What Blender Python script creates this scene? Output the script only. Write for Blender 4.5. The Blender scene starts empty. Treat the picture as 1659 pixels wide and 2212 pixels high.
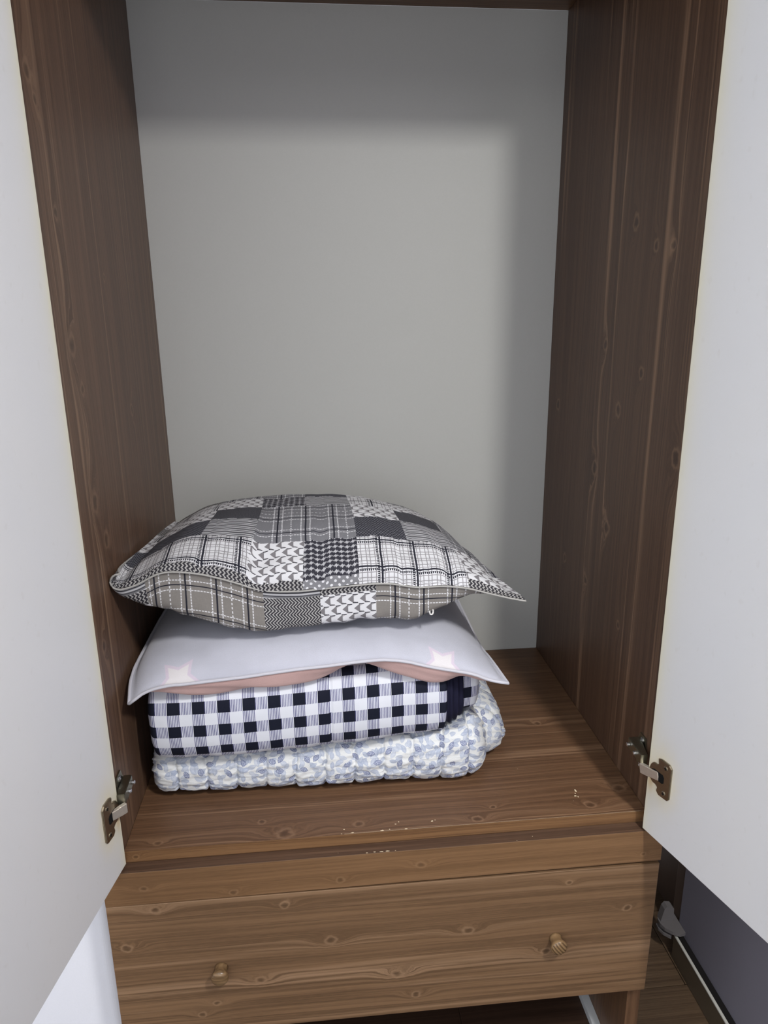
import bpy, bmesh, math, random
import numpy as np
from mathutils import Vector, Matrix, noise
random.seed(7)
S = bpy.context.scene
COL = S.collection

# ------------------------------------------------------------------ camera, world, lights, exposure
cam_d = bpy.data.cameras.new('camera')
cam_d.sensor_fit = 'VERTICAL'; cam_d.sensor_height = 24.0
cam_d.lens = 1507.61 / 2212 * 24.0
cam_d.clip_start = 0.02
cam = bpy.data.objects.new('camera', cam_d); COL.objects.link(cam)
cam.matrix_world = Matrix.Translation((0.293565, -0.848457, 0.718171)) @ Matrix.Rotation(-0.0936432, 4, 'Z') \
    @ Matrix.Rotation(math.pi / 2 - 0.271408, 4, 'X') @ Matrix.Rotation(-0.0123637, 4, 'Z')
S.camera = cam
S.view_settings.view_transform = 'Standard'
try: S.view_settings.look = 'None'
except Exception: pass
S.view_settings.gamma = 1.0
S.view_settings.use_curve_mapping = False
S.view_settings.exposure = 0.52
w = bpy.data.worlds.new('world'); S.world = w; w.use_nodes = True
w.node_tree.nodes['Background'].inputs[0].default_value = (0.8, 0.9, 1.0, 1)
w.node_tree.nodes['Background'].inputs[1].default_value = 0.15

def area(name, loc, target, sx, sy, power, color):
    l = bpy.data.lights.new(name, 'AREA'); l.shape = 'RECTANGLE'; l.size = sx; l.size_y = sy
    l.energy = power; l.color = color
    o = bpy.data.objects.new(name, l); COL.objects.link(o); o.location = loc
    o.rotation_euler = (Vector(target) - Vector(loc)).to_track_quat('-Z', 'Y').to_euler()
    return o
area('ceiling_lamp_light', (0.93, -1.15, 1.655), (0.93, -1.15, 0), 0.11, 0.30, 23, (1.0, 0.985, 0.96))
area('added_daylight_fill', (0.35, -2.70, 0.70), (0.35, 0, 0.5), 1.3, 1.3, 9.0, (0.90, 0.955, 1.0))  # cool daylight fill added for ambient brightness; the front wall has no window
area('added_overhead_fill', (-1.0, -1.55, 1.67), (-1.0, -1.55, 0), 1.6, 1.5, 27.0, (0.97, 0.985, 1.0))  # broad overhead fill added for soft ambient light and the right door

# ------------------------------------------------------------------ node expression helper
class NX:
    def __init__(self, nt, s): self.nt, self.s = nt, s
    def __add__(a, b): return mth(a.nt, 'ADD', a, b)
    def __radd__(a, b): return mth(a.nt, 'ADD', b, a)
    def __sub__(a, b): return mth(a.nt, 'SUBTRACT', a, b)
    def __rsub__(a, b): return mth(a.nt, 'SUBTRACT', b, a)
    def __mul__(a, b): return mth(a.nt, 'MULTIPLY', a, b)
    def __rmul__(a, b): return mth(a.nt, 'MULTIPLY', b, a)
    def __truediv__(a, b): return mth(a.nt, 'DIVIDE', a, b)
    def __neg__(a): return mth(a.nt, 'MULTIPLY', a, -1.0)
def plug(nt, inp, v):
    if isinstance(v, NX): nt.links.new(v.s, inp)
    else: inp.default_value = v
def mth(nt, op, a, b=None, c=None):
    n = nt.nodes.new('ShaderNodeMath'); n.operation = op
    plug(nt, n.inputs[0], a)
    if b is not None: plug(nt, n.inputs[1], b)
    if c is not None: plug(nt, n.inputs[2], c)
    return NX(nt, n.outputs[0])
def fr(a): return mth(a.nt, 'FRACT', a)
def fl(a): return mth(a.nt, 'FLOOR', a)
def ab(a): return mth(a.nt, 'ABSOLUTE', a)
def lt(a, b): return mth(a.nt, 'LESS_THAN', a, b)
def gt(a, b): return mth(a.nt, 'GREATER_THAN', a, b)
def mx(a, b): return mth(a.nt, 'MAXIMUM', a, b)
def mn(a, b): return mth(a.nt, 'MINIMUM', a, b)
def pw(a, b): return mth(a.nt, 'POWER', a, b)
def ex(a): return mth(a.nt, 'EXPONENT', a)
def gauss(a, w): return ex(-1.0 * (a / w) * (a / w))
def sst(a, e0, e1):
    n = a.nt.nodes.new('ShaderNodeMapRange'); n.interpolation_type = 'SMOOTHSTEP'
    plug(a.nt, n.inputs[0], a); n.inputs[1].default_value = e0; n.inputs[2].default_value = e1
    n.inputs[3].default_value = 0; n.inputs[4].default_value = 1
    return NX(a.nt, n.outputs[0])
def mixc(nt, f, a, b, mode='MIX'):
    n = nt.nodes.new('ShaderNodeMix'); n.data_type = 'RGBA'; n.blend_type = mode
    plug(nt, n.inputs[0], f)
    for k, v in ((6, a), (7, b)):
        if isinstance(v, NX): nt.links.new(v.s, n.inputs[k])
        else: n.inputs[k].default_value = (*v, 1) if len(v) == 3 else v
    return NX(nt, n.outputs[2])
def comb(nt, x, y, z=0.0):
    n = nt.nodes.new('ShaderNodeCombineXYZ')
    for k, v in enumerate((x, y, z)): plug(nt, n.inputs[k], v)
    return NX(nt, n.outputs[0])
def sepa(v):
    n = v.nt.nodes.new('ShaderNodeSeparateXYZ'); v.nt.links.new(v.s, n.inputs[0])
    return [NX(v.nt, o) for o in n.outputs]
def noi(nt, vec, scale=1.0, detail=3.0, rough=0.5, dist=0.0):
    n = nt.nodes.new('ShaderNodeTexNoise'); nt.links.new(vec.s, n.inputs['Vector'])
    n.inputs['Scale'].default_value = scale; n.inputs['Detail'].default_value = detail
    n.inputs['Roughness'].default_value = rough; n.inputs['Distortion'].default_value = dist
    return NX(nt, n.outputs[0])
def uvs(nt):
    n = nt.nodes.new('ShaderNodeUVMap'); n.uv_map = 'UVMap'
    return sepa(NX(nt, n.outputs[0]))[:2]
def objc(nt):
    n = nt.nodes.new('ShaderNodeTexCoord'); return NX(nt, n.outputs['Object'])
def new_mat(name, rough=0.6, spec=0.4, metal=0.0, color=None):
    m = bpy.data.materials.new(name); m.use_nodes = True
    nt = m.node_tree; b = nt.nodes['Principled BSDF']
    b.inputs['Roughness'].default_value = rough
    b.inputs['Specular IOR Level'].default_value = spec
    b.inputs['Metallic'].default_value = metal
    if color: b.inputs['Base Color'].default_value = (*color, 1)
    return m, nt, b
def setc(nt, b, c): nt.links.new(c.s, b.inputs['Base Color'])
def bump(nt, b, h, strength, dist=0.001):
    n = nt.nodes.new('ShaderNodeBump'); n.inputs['Strength'].default_value = strength
    n.inputs['Distance'].default_value = dist
    nt.links.new(h.s, n.inputs['Height']); nt.links.new(n.outputs[0], b.inputs['Normal'])
def lin(r, g, b):
    f = lambda c: (c / 255 / 12.92) if c / 255 <= 0.04045 else ((c / 255 + 0.055) / 1.055) ** 2.4
    return (f(r), f(g), f(b))

# ------------------------------------------------------------------ materials
def wood(name, knots, dark, mid, light, streaks=(), seed=0.0, rough=0.42, lines=1.0):
    m, nt, b = new_mat(name, rough, 0.35)
    u, v = uvs(nt)
    sv = comb(nt, u * 2.2, v * 7.0, seed)
    phi = v + (noi(nt, sv, 1.0, 2.0) - 0.5) * 0.016
    core = None; halo = None
    wn = noi(nt, comb(nt, u * 90, v * 90, seed + 1.0), 1.0, 2.0); wn2 = noi(nt, comb(nt, u * 70, v * 110, seed + 5.0), 1.0, 2.0)
    for (ku, kv, sz) in knots:
        du = u - ku + (wn - 0.5) * (sz * 1.0); dv = v - kv + (wn2 - 0.5) * (sz * 0.9)
        du2 = (du / (sz * 3.2)); dv2 = dv / (sz * 1.15)
        q = du2 * du2 + dv2 * dv2
        e = ex(-1.0 * q)
        phi = phi + e * (sz * 1.9)
        a = du / (sz * 0.62); bb = dv / (sz * 0.50)
        k = ex(-1.0 * pw(a * a + bb * bb, 1.5))
        h2 = gauss(mth(nt, 'SQRT', a * a + bb * bb) - 1.5, 0.42)
        core = k if core is None else mx(core, k)
        halo = h2 if halo is None else mx(halo, h2)
    g1 = noi(nt, comb(nt, u * 2.0, phi * 150.0, seed + 3.1), 1.0, 4.0, 0.65)
    g2 = noi(nt, comb(nt, u * 0.9, phi * 46.0, seed + 7.7), 1.0, 2.0, 0.5)
    fib = noi(nt, comb(nt, u * 60.0, v * 1100.0, seed), 1.0, 2.0, 0.6)
    plank = noi(nt, comb(nt, u * 0.15, fl((v + seed) * 9.0) * 3.7, seed), 1.0, 1.0, 0.5)
    g3 = noi(nt, comb(nt, u * 4.0, phi * 420.0, seed + 11.3), 1.0, 2.0, 0.6)
    t = sst(g1 * 0.62 + g3 * 0.38, 0.38, 0.63)
    c = mixc(nt, t, dark, mid)
    ln = mn(sst(g2, 0.58, 0.68) * sst(g1 * 0.5 + g3 * 0.5, 0.42, 0.58) * lines, 1.0)
    c = mixc(nt, ln * 0.75, c, light)
    for (sv0, sw, amt) in streaks:
        c = mixc(nt, gauss(phi - sv0, sw) * amt * sst(g1, 0.35, 0.6), c, light)
    c = mixc(nt, sst(plank, 0.35, 0.65) * 0.28, c, tuple(x * 0.72 for x in mid))
    c = mixc(nt, sst(fib, 0.35, 0.7) * 0.22, c, tuple(x * 1.25 for x in mid))
    if core is not None:
        c = mixc(nt, halo * 0.38, c, light)
        c = mixc(nt, core * 0.62, c, tuple(x * 0.60 for x in dark))
    setc(nt, b, c)
    bump(nt, b, g1 * 0.6 + fib * 0.4, 0.12, 0.0006)
    return m
WD = (lin(84, 60, 43), lin(113, 84, 61), lin(148, 117, 91)); WP = (lin(86, 60, 44), lin(106, 77, 57), lin(136, 105, 82))
K = lambda l: [(a, c, s) for (a, c, s) in l]
kl = [(0.977, .024, .011), (0.952, .038, .007), (.84, .058, .008), (.69, .056, .014), (.636, .074, .008), (.582, .301, .009),
      (.49, .067, .014), (.43, .095, .012), (.778, .228, .006), (.302, .03, .01)]
kr = [(.847, .197, .011), (.809, .128, .008), (.805, .08, .008), (.671, .276, .010), (.575, .21, .011), (.637, .141, .009),
      (.534, .019, .014), (.466, .285, .013), (.378, .219, .012), (.55, .485, .011), (.257, .29, .008), (.263, .40, .009), (.236, .147, .007)]
kb = [(.686, .022, .009), (.745, .055, .010), (.508, .010, .008), (.537, .034, .005), (.332, .019, .008), (.224, .012, .012),
      (.045, .012, .006), (.189, .04, .006), (.673, .247, .007)]
kf = [(.027, -.047, .006), (.150, -.066, .006), (.302, -.060, .006), (.419, -.045, .007), (.755, -.06, .004)]
kd = [(.039, -.087, .008), (.221, -.096, .007), (.738, -.154, .007), (.643, -.097, .005), (.285, -.166, .009), (.491, -.171, .009),
      (.615, -.224, .008), (-.006, -.149, .008), (.18, -.229, .008), (.384, -.241, .009), (.113, -.265, .006), (.091, -.284, .006), (.413, -.285, .007)]
M_left = wood('wood_left_side', kl, lin(82, 61, 48), lin(109, 83, 65), lin(146, 118, 94), streaks=[(.205, .0022, .8), (.05, .012, .3), (.36, .004, .35)], seed=1.3)
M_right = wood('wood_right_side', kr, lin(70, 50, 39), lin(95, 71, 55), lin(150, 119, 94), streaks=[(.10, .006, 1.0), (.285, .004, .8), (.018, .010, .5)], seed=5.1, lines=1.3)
M_bottom = wood('wood_bottom', kb, *WD, streaks=[(.245, .004, .5), (.16, .004, .5), (.02, .006, .3)], seed=2.9)
M_rail = wood('wood_rail', kf, lin(106, 79, 54), lin(127, 96, 67), lin(148, 117, 87), seed=9.4, lines=0.3)
M_drawer = wood('wood_drawer', kd, lin(92, 70, 50), lin(124, 96, 70), lin(160, 130, 102),
                streaks=[(-.232, .012, .7), (-.080, .005, .6), (-.105, .003, .3)], seed=4.2, lines=0.6)
M_edge = wood('wood_edge', [(.016, -.009, .004)], lin(98, 70, 46), lin(128, 95, 64), lin(160, 126, 90), seed=6.6, lines=1.2)
M_dark = wood('wood_inside', [], *WD, seed=8.8)
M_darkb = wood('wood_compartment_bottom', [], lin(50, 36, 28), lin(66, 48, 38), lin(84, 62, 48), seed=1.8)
M_floor = wood('wood_floor', [], lin(70, 55, 42), lin(96, 78, 60), lin(112, 92, 72), seed=3.3, rough=0.35, lines=0.5)

def plain(name, c, rough=0.7, spec=0.3, nscale=300, amt=0.03, bstr=0.0):
    m, nt, b = new_mat(name, rough, spec)
    n = noi(nt, objc(nt), nscale, 3.0, 0.6); n2 = noi(nt, objc(nt), 3.0, 2.0)
    c1 = mixc(nt, n, tuple(x * (1 - amt) for x in c), tuple(min(1, x * (1 + amt)) for x in c))
    setc(nt, b, mixc(nt, n2 * 0.3, c1, tuple(x * 0.94 for x in c)))
    if bstr: bump(nt, b, n, bstr, 0.0005)
    return m
M_back = plain('cream_back_panel', lin(182, 182, 178), 0.55, 0.35)
M_wall = plain('white_wallpaper', lin(232, 234, 241), 0.8, 0.2, 500, 0.03, 0.2)
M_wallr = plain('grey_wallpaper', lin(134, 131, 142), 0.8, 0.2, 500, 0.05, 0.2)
M_ceil = plain('ceiling_white', lin(232, 232, 232), 0.9, 0.1)
M_base = plain('brown_baseboard', lin(92, 82, 68), 0.30, 0.5)
M_lip = plain('pale_lip', lin(190, 188, 180), 0.25, 0.5)
M_black = plain('dark_groove', lin(30, 28, 28), 0.8, 0.1)
M_jamb = plain('brown_jamb', lin(96, 80, 70), 0.5, 0.3)
M_grey = plain('grey_plastic', lin(104, 100, 100), 0.5, 0.4)
M_seal = plain('edge_white', lin(226, 222, 200), 0.5, 0.3)
M_chip = plain('chipped_board', lin(222, 206, 176), 0.9, 0.1, 600, 0.2)

def door_mat(name, hz):
    m, nt, b = new_mat(name, 0.42, 0.35)
    s, z = uvs(nt)
    n = noi(nt, comb(nt, s * 8, z * 5, 1.0), 1.0, 3.0); n3 = noi(nt, comb(nt, s * 90, z * 60, 2.0), 1.0, 3.0)
    c = mixc(nt, n, lin(226, 226, 226), lin(221, 223, 227))
    c = mixc(nt, sst(n3, .62, .75) * 0.10, c, lin(190, 184, 176))
    yel = ex(-1.0 * ab(s) / 0.012) * (0.25 + 0.5 * n)
    r = mth(nt, 'SQRT', (s - 0.028) * (s - 0.028) * 1.6 + (z - hz) * (z - hz) * 0.55)
    stain = ex(-1.0 * pw(mx(r / 0.034, 0.0), 2.4)) * (0.35 + 0.8 * noi(nt, comb(nt, s * 55, z * 55, 5.0), 1.0, 3.0))
    rust = gauss(s - 0.006, 0.006) * gauss(z - hz + 0.016, 0.018)
    c = mixc(nt, mn(yel, 0.6), c, lin(232, 224, 176))
    c = mixc(nt, mn(stain * 0.8, 0.8), c, lin(232, 218, 168))
    c = mixc(nt, rust * 0.6, c, lin(196, 158, 92))
    setc(nt, b, c)
    return m
M_doorL = door_mat('white_door_left', 0.083)
M_doorR = door_mat('white_door_right', 0.090)
def metal(name, c, rough):
    m, nt, b = new_mat(name, rough, 0.5, 1.0)
    n = noi(nt, objc(nt), 220, 3.0)
    setc(nt, b, mixc(nt, n, tuple(x * .8 for x in c), c))
    return m
M_nickel = metal('aged_nickel', (0.42, 0.37, 0.29), 0.34)
M_chrome = metal('bright_nickel', (0.80, 0.74, 0.66), 0.28)
M_chrome.node_tree.nodes['Principled BSDF'].inputs['Metallic'].default_value = 0.7
M_mount = metal('dull_zinc', (0.34, 0.33, 0.26), 0.36)
M_screw = metal('screw_steel', (0.75, 0.76, 0.80), 0.25)
M_rails = plain('rail_paint', lin(205, 208, 210), 0.35, 0.5)
M_hole = plain('dark_hole', (0.01, 0.01, 0.01), 0.9, 0.1)

# textiles ---------------------------------------------------------
def line(u, p, c, wd): return lt(ab(fr(u / p) - c), wd)
def weave(nt, b, u, v, strength=0.25, scale=1600):
    h = noi(nt, comb(nt, u, v), scale, 1.0); w2 = noi(nt, comb(nt, u, v), 70, 3.0)
    bump(nt, b, h * 0.3 + w2, strength, 0.0015)
INK = (0.022, 0.022, 0.032); GR = (0.19, 0.19, 0.20); WH = (0.66, 0.66, 0.68)
def fab(name, fn, warm=1.0):
    m, nt, b = new_mat(name, 0.85, 0.15)
    u, v = uvs(nt)
    wob = (noi(nt, comb(nt, u, v), 25, 2.0) - 0.5) * 0.002
    c = fn(nt, u + wob, v + wob)
    setc(nt, b, c)
    weave(nt, b, u, v)
    return m
def f_plaid(base):
    def f(nt, u, v):
        n = noi(nt, comb(nt, u * 900, v * 120), 1.0, 2.0); n2 = noi(nt, comb(nt, u * 120, v * 900), 1.0, 2.0)
        c = mixc(nt, n * 0.5 + n2 * 0.5, tuple(x * .78 for x in base), tuple(x * 1.2 for x in base))
        p = 0.0418
        dash_u = gt(fr(v / 0.0042), 0.25); dash_v = gt(fr(u / 0.0042), 0.25)
        wl = mx(line(u, p, .30, .020), line(u, p, .62, .020)) * dash_u
        wl = mx(wl, mx(line(v, p, .30, .018), line(v, p, .62, .018)) * dash_v)
        wl = mx(wl, line(v, 2 * p, .97, .010) * gt(fr(u / 0.006), 0.45))
        wl = mx(wl, line(u, 2 * p, .97, .010) * gt(fr(v / 0.006), 0.45))
        c = mixc(nt, wl * 0.9, c, WH)
        return mixc(nt, mx(line(u, p, .46, .028), line(v, p, .46, .020)), c, INK)
    return f
def f_pane(nt, u, v):
    p = 0.0126
    g = mx(mx(line(u, p, .30, .05), line(u, p, .70, .05)), mx(line(v, p, .30, .05), line(v, p, .70, .05)))
    dot = lt(ab(fr(u / p) - .5), .05) * lt(ab(fr(v / p) - .5), .05)
    c = mixc(nt, mx(g * 0.85, dot * .7), WH, (0.20, 0.19, 0.20))
    q = 0.0504
    dk = mx(line(u, q, .50, .028), line(v, q, .50, .026))
    dd = mx(line(u, q, .40, .030) * gt(fr(v / .0030), .4), line(v, q, .40, .030) * gt(fr(u / .0030), .4))
    return mixc(nt, mx(dk, dd), c, INK)
def f_tri(nt, u, v):
    p, q = 0.0168, 0.0140
    row = fl(v / q)
    a = fr(u / p + fr(row * 0.5)); bq = fr(v / q)
    t = 1.0 - ab(bq * 2.0 - 1.0)
    c = mixc(nt, lt(t, 1.0) * gt(t, 1.0 - a * 1.9) * lt(a, .5), WH, (0.19, 0.18, 0.19))
    c = mixc(nt, gt(a, .5) * lt(t, (1.0 - a) * 1.1), c, (0.42, .41, .42))
    st = gt(a, .42) * lt(a, .85) * mx(lt(ab(bq - .06), .045), lt(ab(bq - .90), .045))
    return mixc(nt, st, c, INK)
def f_hound(nt, u, v):
    p = 0.0088
    a = ab(fr(u / p) - .5); bq = ab(fr(v / p) - .5)
    s = mx(lt(pw(a, .7) + pw(bq, .7), .58), lt(mx(a, bq), .15))
    d = lt(ab(fr(u / p + v / p) - .5), .09) * gt(a, .25)
    return mixc(nt, mx(s, d * .6), (0.035, 0.034, 0.045), (0.42, 0.42, 0.44))
def f_stripe(nt, u, v):
    t = fr(v / 0.0105)
    c = mixc(nt, lt(ab(t - .18), .07), (0.17, 0.17, 0.18), WH)
    c = mixc(nt, mx(lt(ab(t - .32), .05), lt(ab(t - .82), .04)), c, INK)
    return mixc(nt, lt(ab(t - .58), .10), c, (0.50, .50, .52))
def f_fine(nt, u, v):
    a = fr(u / .0046 + fr(fl(v / .0032) * .5)); bq = fr(v / .0032)
    return mixc(nt, lt(ab(a - .5), .30) * lt(ab(bq - .5), .25), (0.032, 0.032, 0.042), (0.17, 0.17, 0.19))
def f_mott(nt, u, v):
    n = noi(nt, comb(nt, u, v), 900, 3.0, .7)
    return mixc(nt, sst(n, .4, .65), (0.03, 0.03, 0.038), (0.13, 0.13, 0.145))
def f_herr(pu, pv):
    def f(nt, u, v):
        z = ab(fr(v / pu) - .5) * pu * 1.0
        n = noi(nt, comb(nt, u, v), 500, 2.0)
        return mixc(nt, lt(fr((u + z * 1.0) / pv), .42) * gt(n, .36), (0.035, 0.033, 0.04), (0.40, 0.39, 0.38))
    return f
def f_dots(nt, u, v):
    p = 0.0115; r = fl(v / (p * .5))
    a = fr(u / p + fr(r * .5)) - .5; bq = (fr(v / (p * .5)) - .5) * .5
    return mixc(nt, lt(a * a + bq * bq, .030), (0.22, 0.22, 0.235), WH)
FAB = dict(plaid=fab('patch_grey_plaid', f_plaid((0.19, 0.19, 0.205))), pane=fab('patch_windowpane', f_pane),
           tri=fab('patch_triangles', f_tri), hound=fab('patch_houndstooth', f_hound), stripe=fab('patch_stripes', f_stripe),
           fine=fab('patch_fine_check', f_fine), mott=fab('patch_marled', f_mott), herr=fab('patch_herringbone', f_herr(.012, .0046)),
           chev=fab('patch_chevron', f_herr(.0062, .0056)), dots=fab('patch_polka_dots', f_dots),
           taupe=fab('patch_taupe_plaid', f_plaid((0.215, 0.200, 0.185))))
FK = list(FAB.keys())
M_pipe = plain('piping_cotton', lin(170, 168, 164), 0.85, 0.1, 900, 0.15)
M_white_pl = plain('white_plastic', lin(228, 226, 222), 0.35, 0.5)

def gingham(name):
    m, nt, b = new_mat(name, 0.75, 0.2)
    u, v = uvs(nt)
    p = 0.0362
    u = u - 0.0255
    n = (noi(nt, comb(nt, u, v), 260, 2.0) - .5) * 0.0004
    cu = lt(fr(u / p), .5); cv = lt(fr(v / p), .5)
    st = lt(fr((u + n) / (p / 16.0)), .50)
    both = cu * cv; one = mx(cu, cv) - both
    c = mixc(nt, one * st, (0.72, 0.74, 0.80), (0.13, 0.13, 0.26))
    c = mixc(nt, both, c, (0.0075, 0.0095, 0.021))
    edge = line(u, 0.44, .5, .0013) * 0
    setc(nt, b, c); weave(nt, b, u, v, 0.22)
    return m
M_ging = gingham('navy_gingham')
M_navy = plain('navy_lining', (0.010, 0.010, 0.028), 0.8, 0.2, 700, .3, .2)

def floral(name):
    m, nt, b = new_mat(name, 0.8, 0.2)
    u, v = uvs(nt)
    c = None; base = (0.74, 0.75, 0.74)
    cur = mixc(nt, noi(nt, comb(nt, u, v), 30, 2.0), (0.70, 0.71, 0.71), base)
    for k, (sc, L, W) in enumerate(((58, .44, .23), (66, .46, .24), (72, .46, .25), (62, .42, .25))):
        ou, ov = 0.37 * k + .11, 0.73 * k + .2
        vec = comb(nt, u + ou, v + ov)
        n = nt.nodes.new('ShaderNodeTexVoronoi'); n.voronoi_dimensions = '2D'; n.feature = 'F1'
        n.inputs['Scale'].default_value = sc; n.inputs['Randomness'].default_value = 0.75
        nt.links.new(vec.s, n.inputs['Vector'])
        px, py, _ = sepa(NX(nt, n.outputs['Position']))
        rr, gg, bb = sepa(NX(nt, n.outputs['Color']))
        dx = (u + ou - px) * float(sc); dy = (v + ov - py) * float(sc)
        ang = rr * 6.2832
        co = mth(nt, 'COSINE', ang); si = mth(nt, 'SINE', ang)
        x = dx * co + dy * si; y = dy * co - dx * si
        prof = W * (1.0 - (x / L) * (x / L))
        mask = lt(ab(y), prof) * lt(ab(x), L)
        rib = lt(ab(y), .016) * lt(ab(x), L)
        stem = lt(ab(y + x * x * .2), .010) * lt(x, 0.0)
        if k == 3:      # dark speckled leaves, sparser
            sp = noi(nt, comb(nt, u, v), 900, 2.0)
            lc = mixc(nt, gt(sp, .52), (0.19, 0.22, 0.34), (0.50, 0.53, 0.64))
            rim = gt(ab(y), prof - .04)
            lc = mixc(nt, rim, lc, (0.13, 0.15, 0.26))
            mask = mask * gt(gg, .52)
            cur = mixc(nt, mask, cur, lc)
        else:
            lc = mixc(nt, gg, (0.36, 0.41, 0.53), (0.54, 0.58, 0.66))
            lc = mixc(nt, gt(ab(y), prof - .035) * .5, lc, (0.30, .35, .48))
            lc = mixc(nt, rib * .6, lc, (0.66, .69, .74))
            mask = mask * gt(bb, .22)
            cur = mixc(nt, stem * .35, cur, (0.45, .5, .62))
            cur = mixc(nt, mask * .85, cur, lc)
    setc(nt, b, cur)
    h = noi(nt, comb(nt, u * 45, v * 130), 1.0, 3.0, .6); h2 = noi(nt, comb(nt, u, v), 1500, 1.0)
    bump(nt, b, h + h2 * .08, 0.55, 0.003)
    return m
M_flor = floral('blue_leaf_cotton')

def plush(name, c, stars=()):
    m, nt, b = new_mat(name, 0.95, 0.1)
    u, v = uvs(nt)
    n = noi(nt, comb(nt, u, v), 700, 3.0, .7); n2 = noi(nt, comb(nt, u * 10, v * 16), 1.0, 3.0)
    cc = mixc(nt, n, tuple(x * .90 for x in c), tuple(min(1, x * 1.08) for x in c))
    cc = mixc(nt, sst(n2, .40, .62) * .5, cc, tuple(x * .84 for x in c))
    for (su, sv, R, rot) in stars:
        dx = u - su; dy = v - sv
        th = mth(nt, 'ARCTAN2', dx, dy) + (rot + 20 * math.pi)
        k = 2 * math.pi / 5
        a = ab(fr(th / k) * k - k / 2)          # 0 at inner .. k/2 at tip centre
        a = (k / 2) - a                          # 0 at tip
        r = mth(nt, 'SQRT', dx * dx + dy * dy)
        ri = 0.52
        # line through tip (1,0) and inner (ri cos36, ri sin36)
        ix, iy = ri * math.cos(k / 2), ri * math.sin(k / 2)
        nx_, ny_ = iy, 1 - ix
        L = math.hypot(nx_, ny_); nx_ /= L; ny_ /= L
        x = r * mth(nt, 'COSINE', a) / R; y = r * mth(nt, 'SINE', a) / R
        d = (x - 1.0) * nx_ + y * ny_
        cc = mixc(nt, sst(d, .16, .10) * .55, cc, (0.70, 0.56, 0.66))
        cc = mixc(nt, sst(d, .0, -.06), cc, (0.70, 0.67, 0.68))
    setc(nt, b, cc)
    b.inputs['Sheen Weight'].default_value = 0.25
    b.inputs['Sheen Roughness'].default_value = 0.5
    bump(nt, b, n, 0.5, 0.0012)
    return m
M_plush = plush('grey_plush', lin(192, 193, 204), stars=((0.086, 0.0085, 0.027, 0.70), (0.462, 0.0085, 0.026, 0.60)))
M_pink = plush('pink_plush', lin(216, 180, 175))
M_plpipe = plush('grey_plush_edge', lin(200, 199, 207))

# ------------------------------------------------------------------ object helpers
def link(name, me, parent=None, mats=()):
    o = bpy.data.objects.new(name, me); COL.objects.link(o)
    for m in mats: me.materials.append(m)
    if parent is not None:
        o.parent = parent
        # geometry is authored in world space: shift it to the parent's frame
        p = parent; off = Vector((0, 0, 0))
        while p is not None: off += p.location; p = p.parent
        me.transform(Matrix.Translation(-off))
    return o
def bm_obj(name, bm, mats, parent=None, smooth=False):
    me = bpy.data.meshes.new(name); bm.normal_update(); bm.to_mesh(me); bm.free()
    if smooth: me.shade_smooth()
    return link(name, me, parent, mats if isinstance(mats, (list, tuple)) else [mats])
def thing(name, label, cat, loc, group=None):
    o = bpy.data.objects.new(name, None); COL.objects.link(o); o.location = loc
    o.empty_display_size = 0.05
    o['label'] = label; o['category'] = cat
    if group: o['group'] = group
    return o
def struct(o): o['kind'] = 'structure'; return o
def uvlay(bm): return bm.loops.layers.uv.get('UVMap') or bm.loops.layers.uv.new('UVMap')
AX = {'x': 0, 'y': 1, 'z': 2}
def uv_box(bm, grain):
    uv = uvlay(bm); g = AX[grain]
    for f in bm.faces:
        n = f.normal; k = max(range(3), key=lambda i: abs(n[i]))
        if k == g: a, c = (k + 1) % 3, (k + 2) % 3
        else: a = g; c = [i for i in range(3) if i not in (g, k)][0]
        for l in f.loops: l[uv].uv = (l.vert.co[a], l.vert.co[c])
def add_box(bm, x0, x1, y0, y1, z0, z1, bev=0.0, mi=0, mat=None):
    r = bmesh.ops.create_cube(bm, size=1.0)
    vs = r['verts']
    for v in vs:
        v.co = Vector(((x0 + x1) / 2 + v.co.x * (x1 - x0), (y0 + y1) / 2 + v.co.y * (y1 - y0), (z0 + z1) / 2 + v.co.z * (z1 - z0)))
    fs = set(f for v in vs for f in v.link_faces)
    if bev > 0:
        es = list(set(e for v in vs for e in v.link_edges))
        rr = bmesh.ops.bevel(bm, geom=es, offset=bev, segments=2, affect='EDGES', profile=0.5)
        fs = set(rr['faces']) | set(f for f in bm.faces if f.is_valid and all(v in set(rr['verts']) for v in f.verts))
        vs = list(set(v for f in fs for v in f.verts))
    for f in fs: f.material_index = mi
    if mat is not None:
        for v in vs: v.co = mat @ v.co
    return vs
def box(name, x0, x1, y0, y1, z0, z1, mat, parent=None, bev=0.0, grain='x', xf=None):
    bm = bmesh.new(); add_box(bm, x0, x1, y0, y1, z0, z1, bev)
    bm.normal_update(); uv_box(bm, grain)
    if xf is not None: bm.transform(xf)
    return bm_obj(name, bm, mat, parent)
def lathe(bm, prof, center, axis, seg=24, mi=0):
    """prof = [(distance along axis, radius)]"""
    ax = Vector(axis).normalized(); t = ax.orthogonal().normalized(); s = ax.cross(t)
    rings = []
    for (d, r) in prof:
        rings.append([bm.verts.new(Vector(center) + ax * d + (t * math.cos(2 * math.pi * k / seg) + s * math.sin(2 * math.pi * k / seg)) * r) for k in range(seg)])
    fs = []
    for a, b2 in zip(rings, rings[1:]):
        for k in range(seg): fs.append(bm.faces.new((a[k], a[(k + 1) % seg], b2[(k + 1) % seg], b2[k])))
    fs.append(bm.faces.new(rings[0][::-1])); fs.append(bm.faces.new(rings[-1]))
    for f in fs: f.material_index = mi
    return fs
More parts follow.
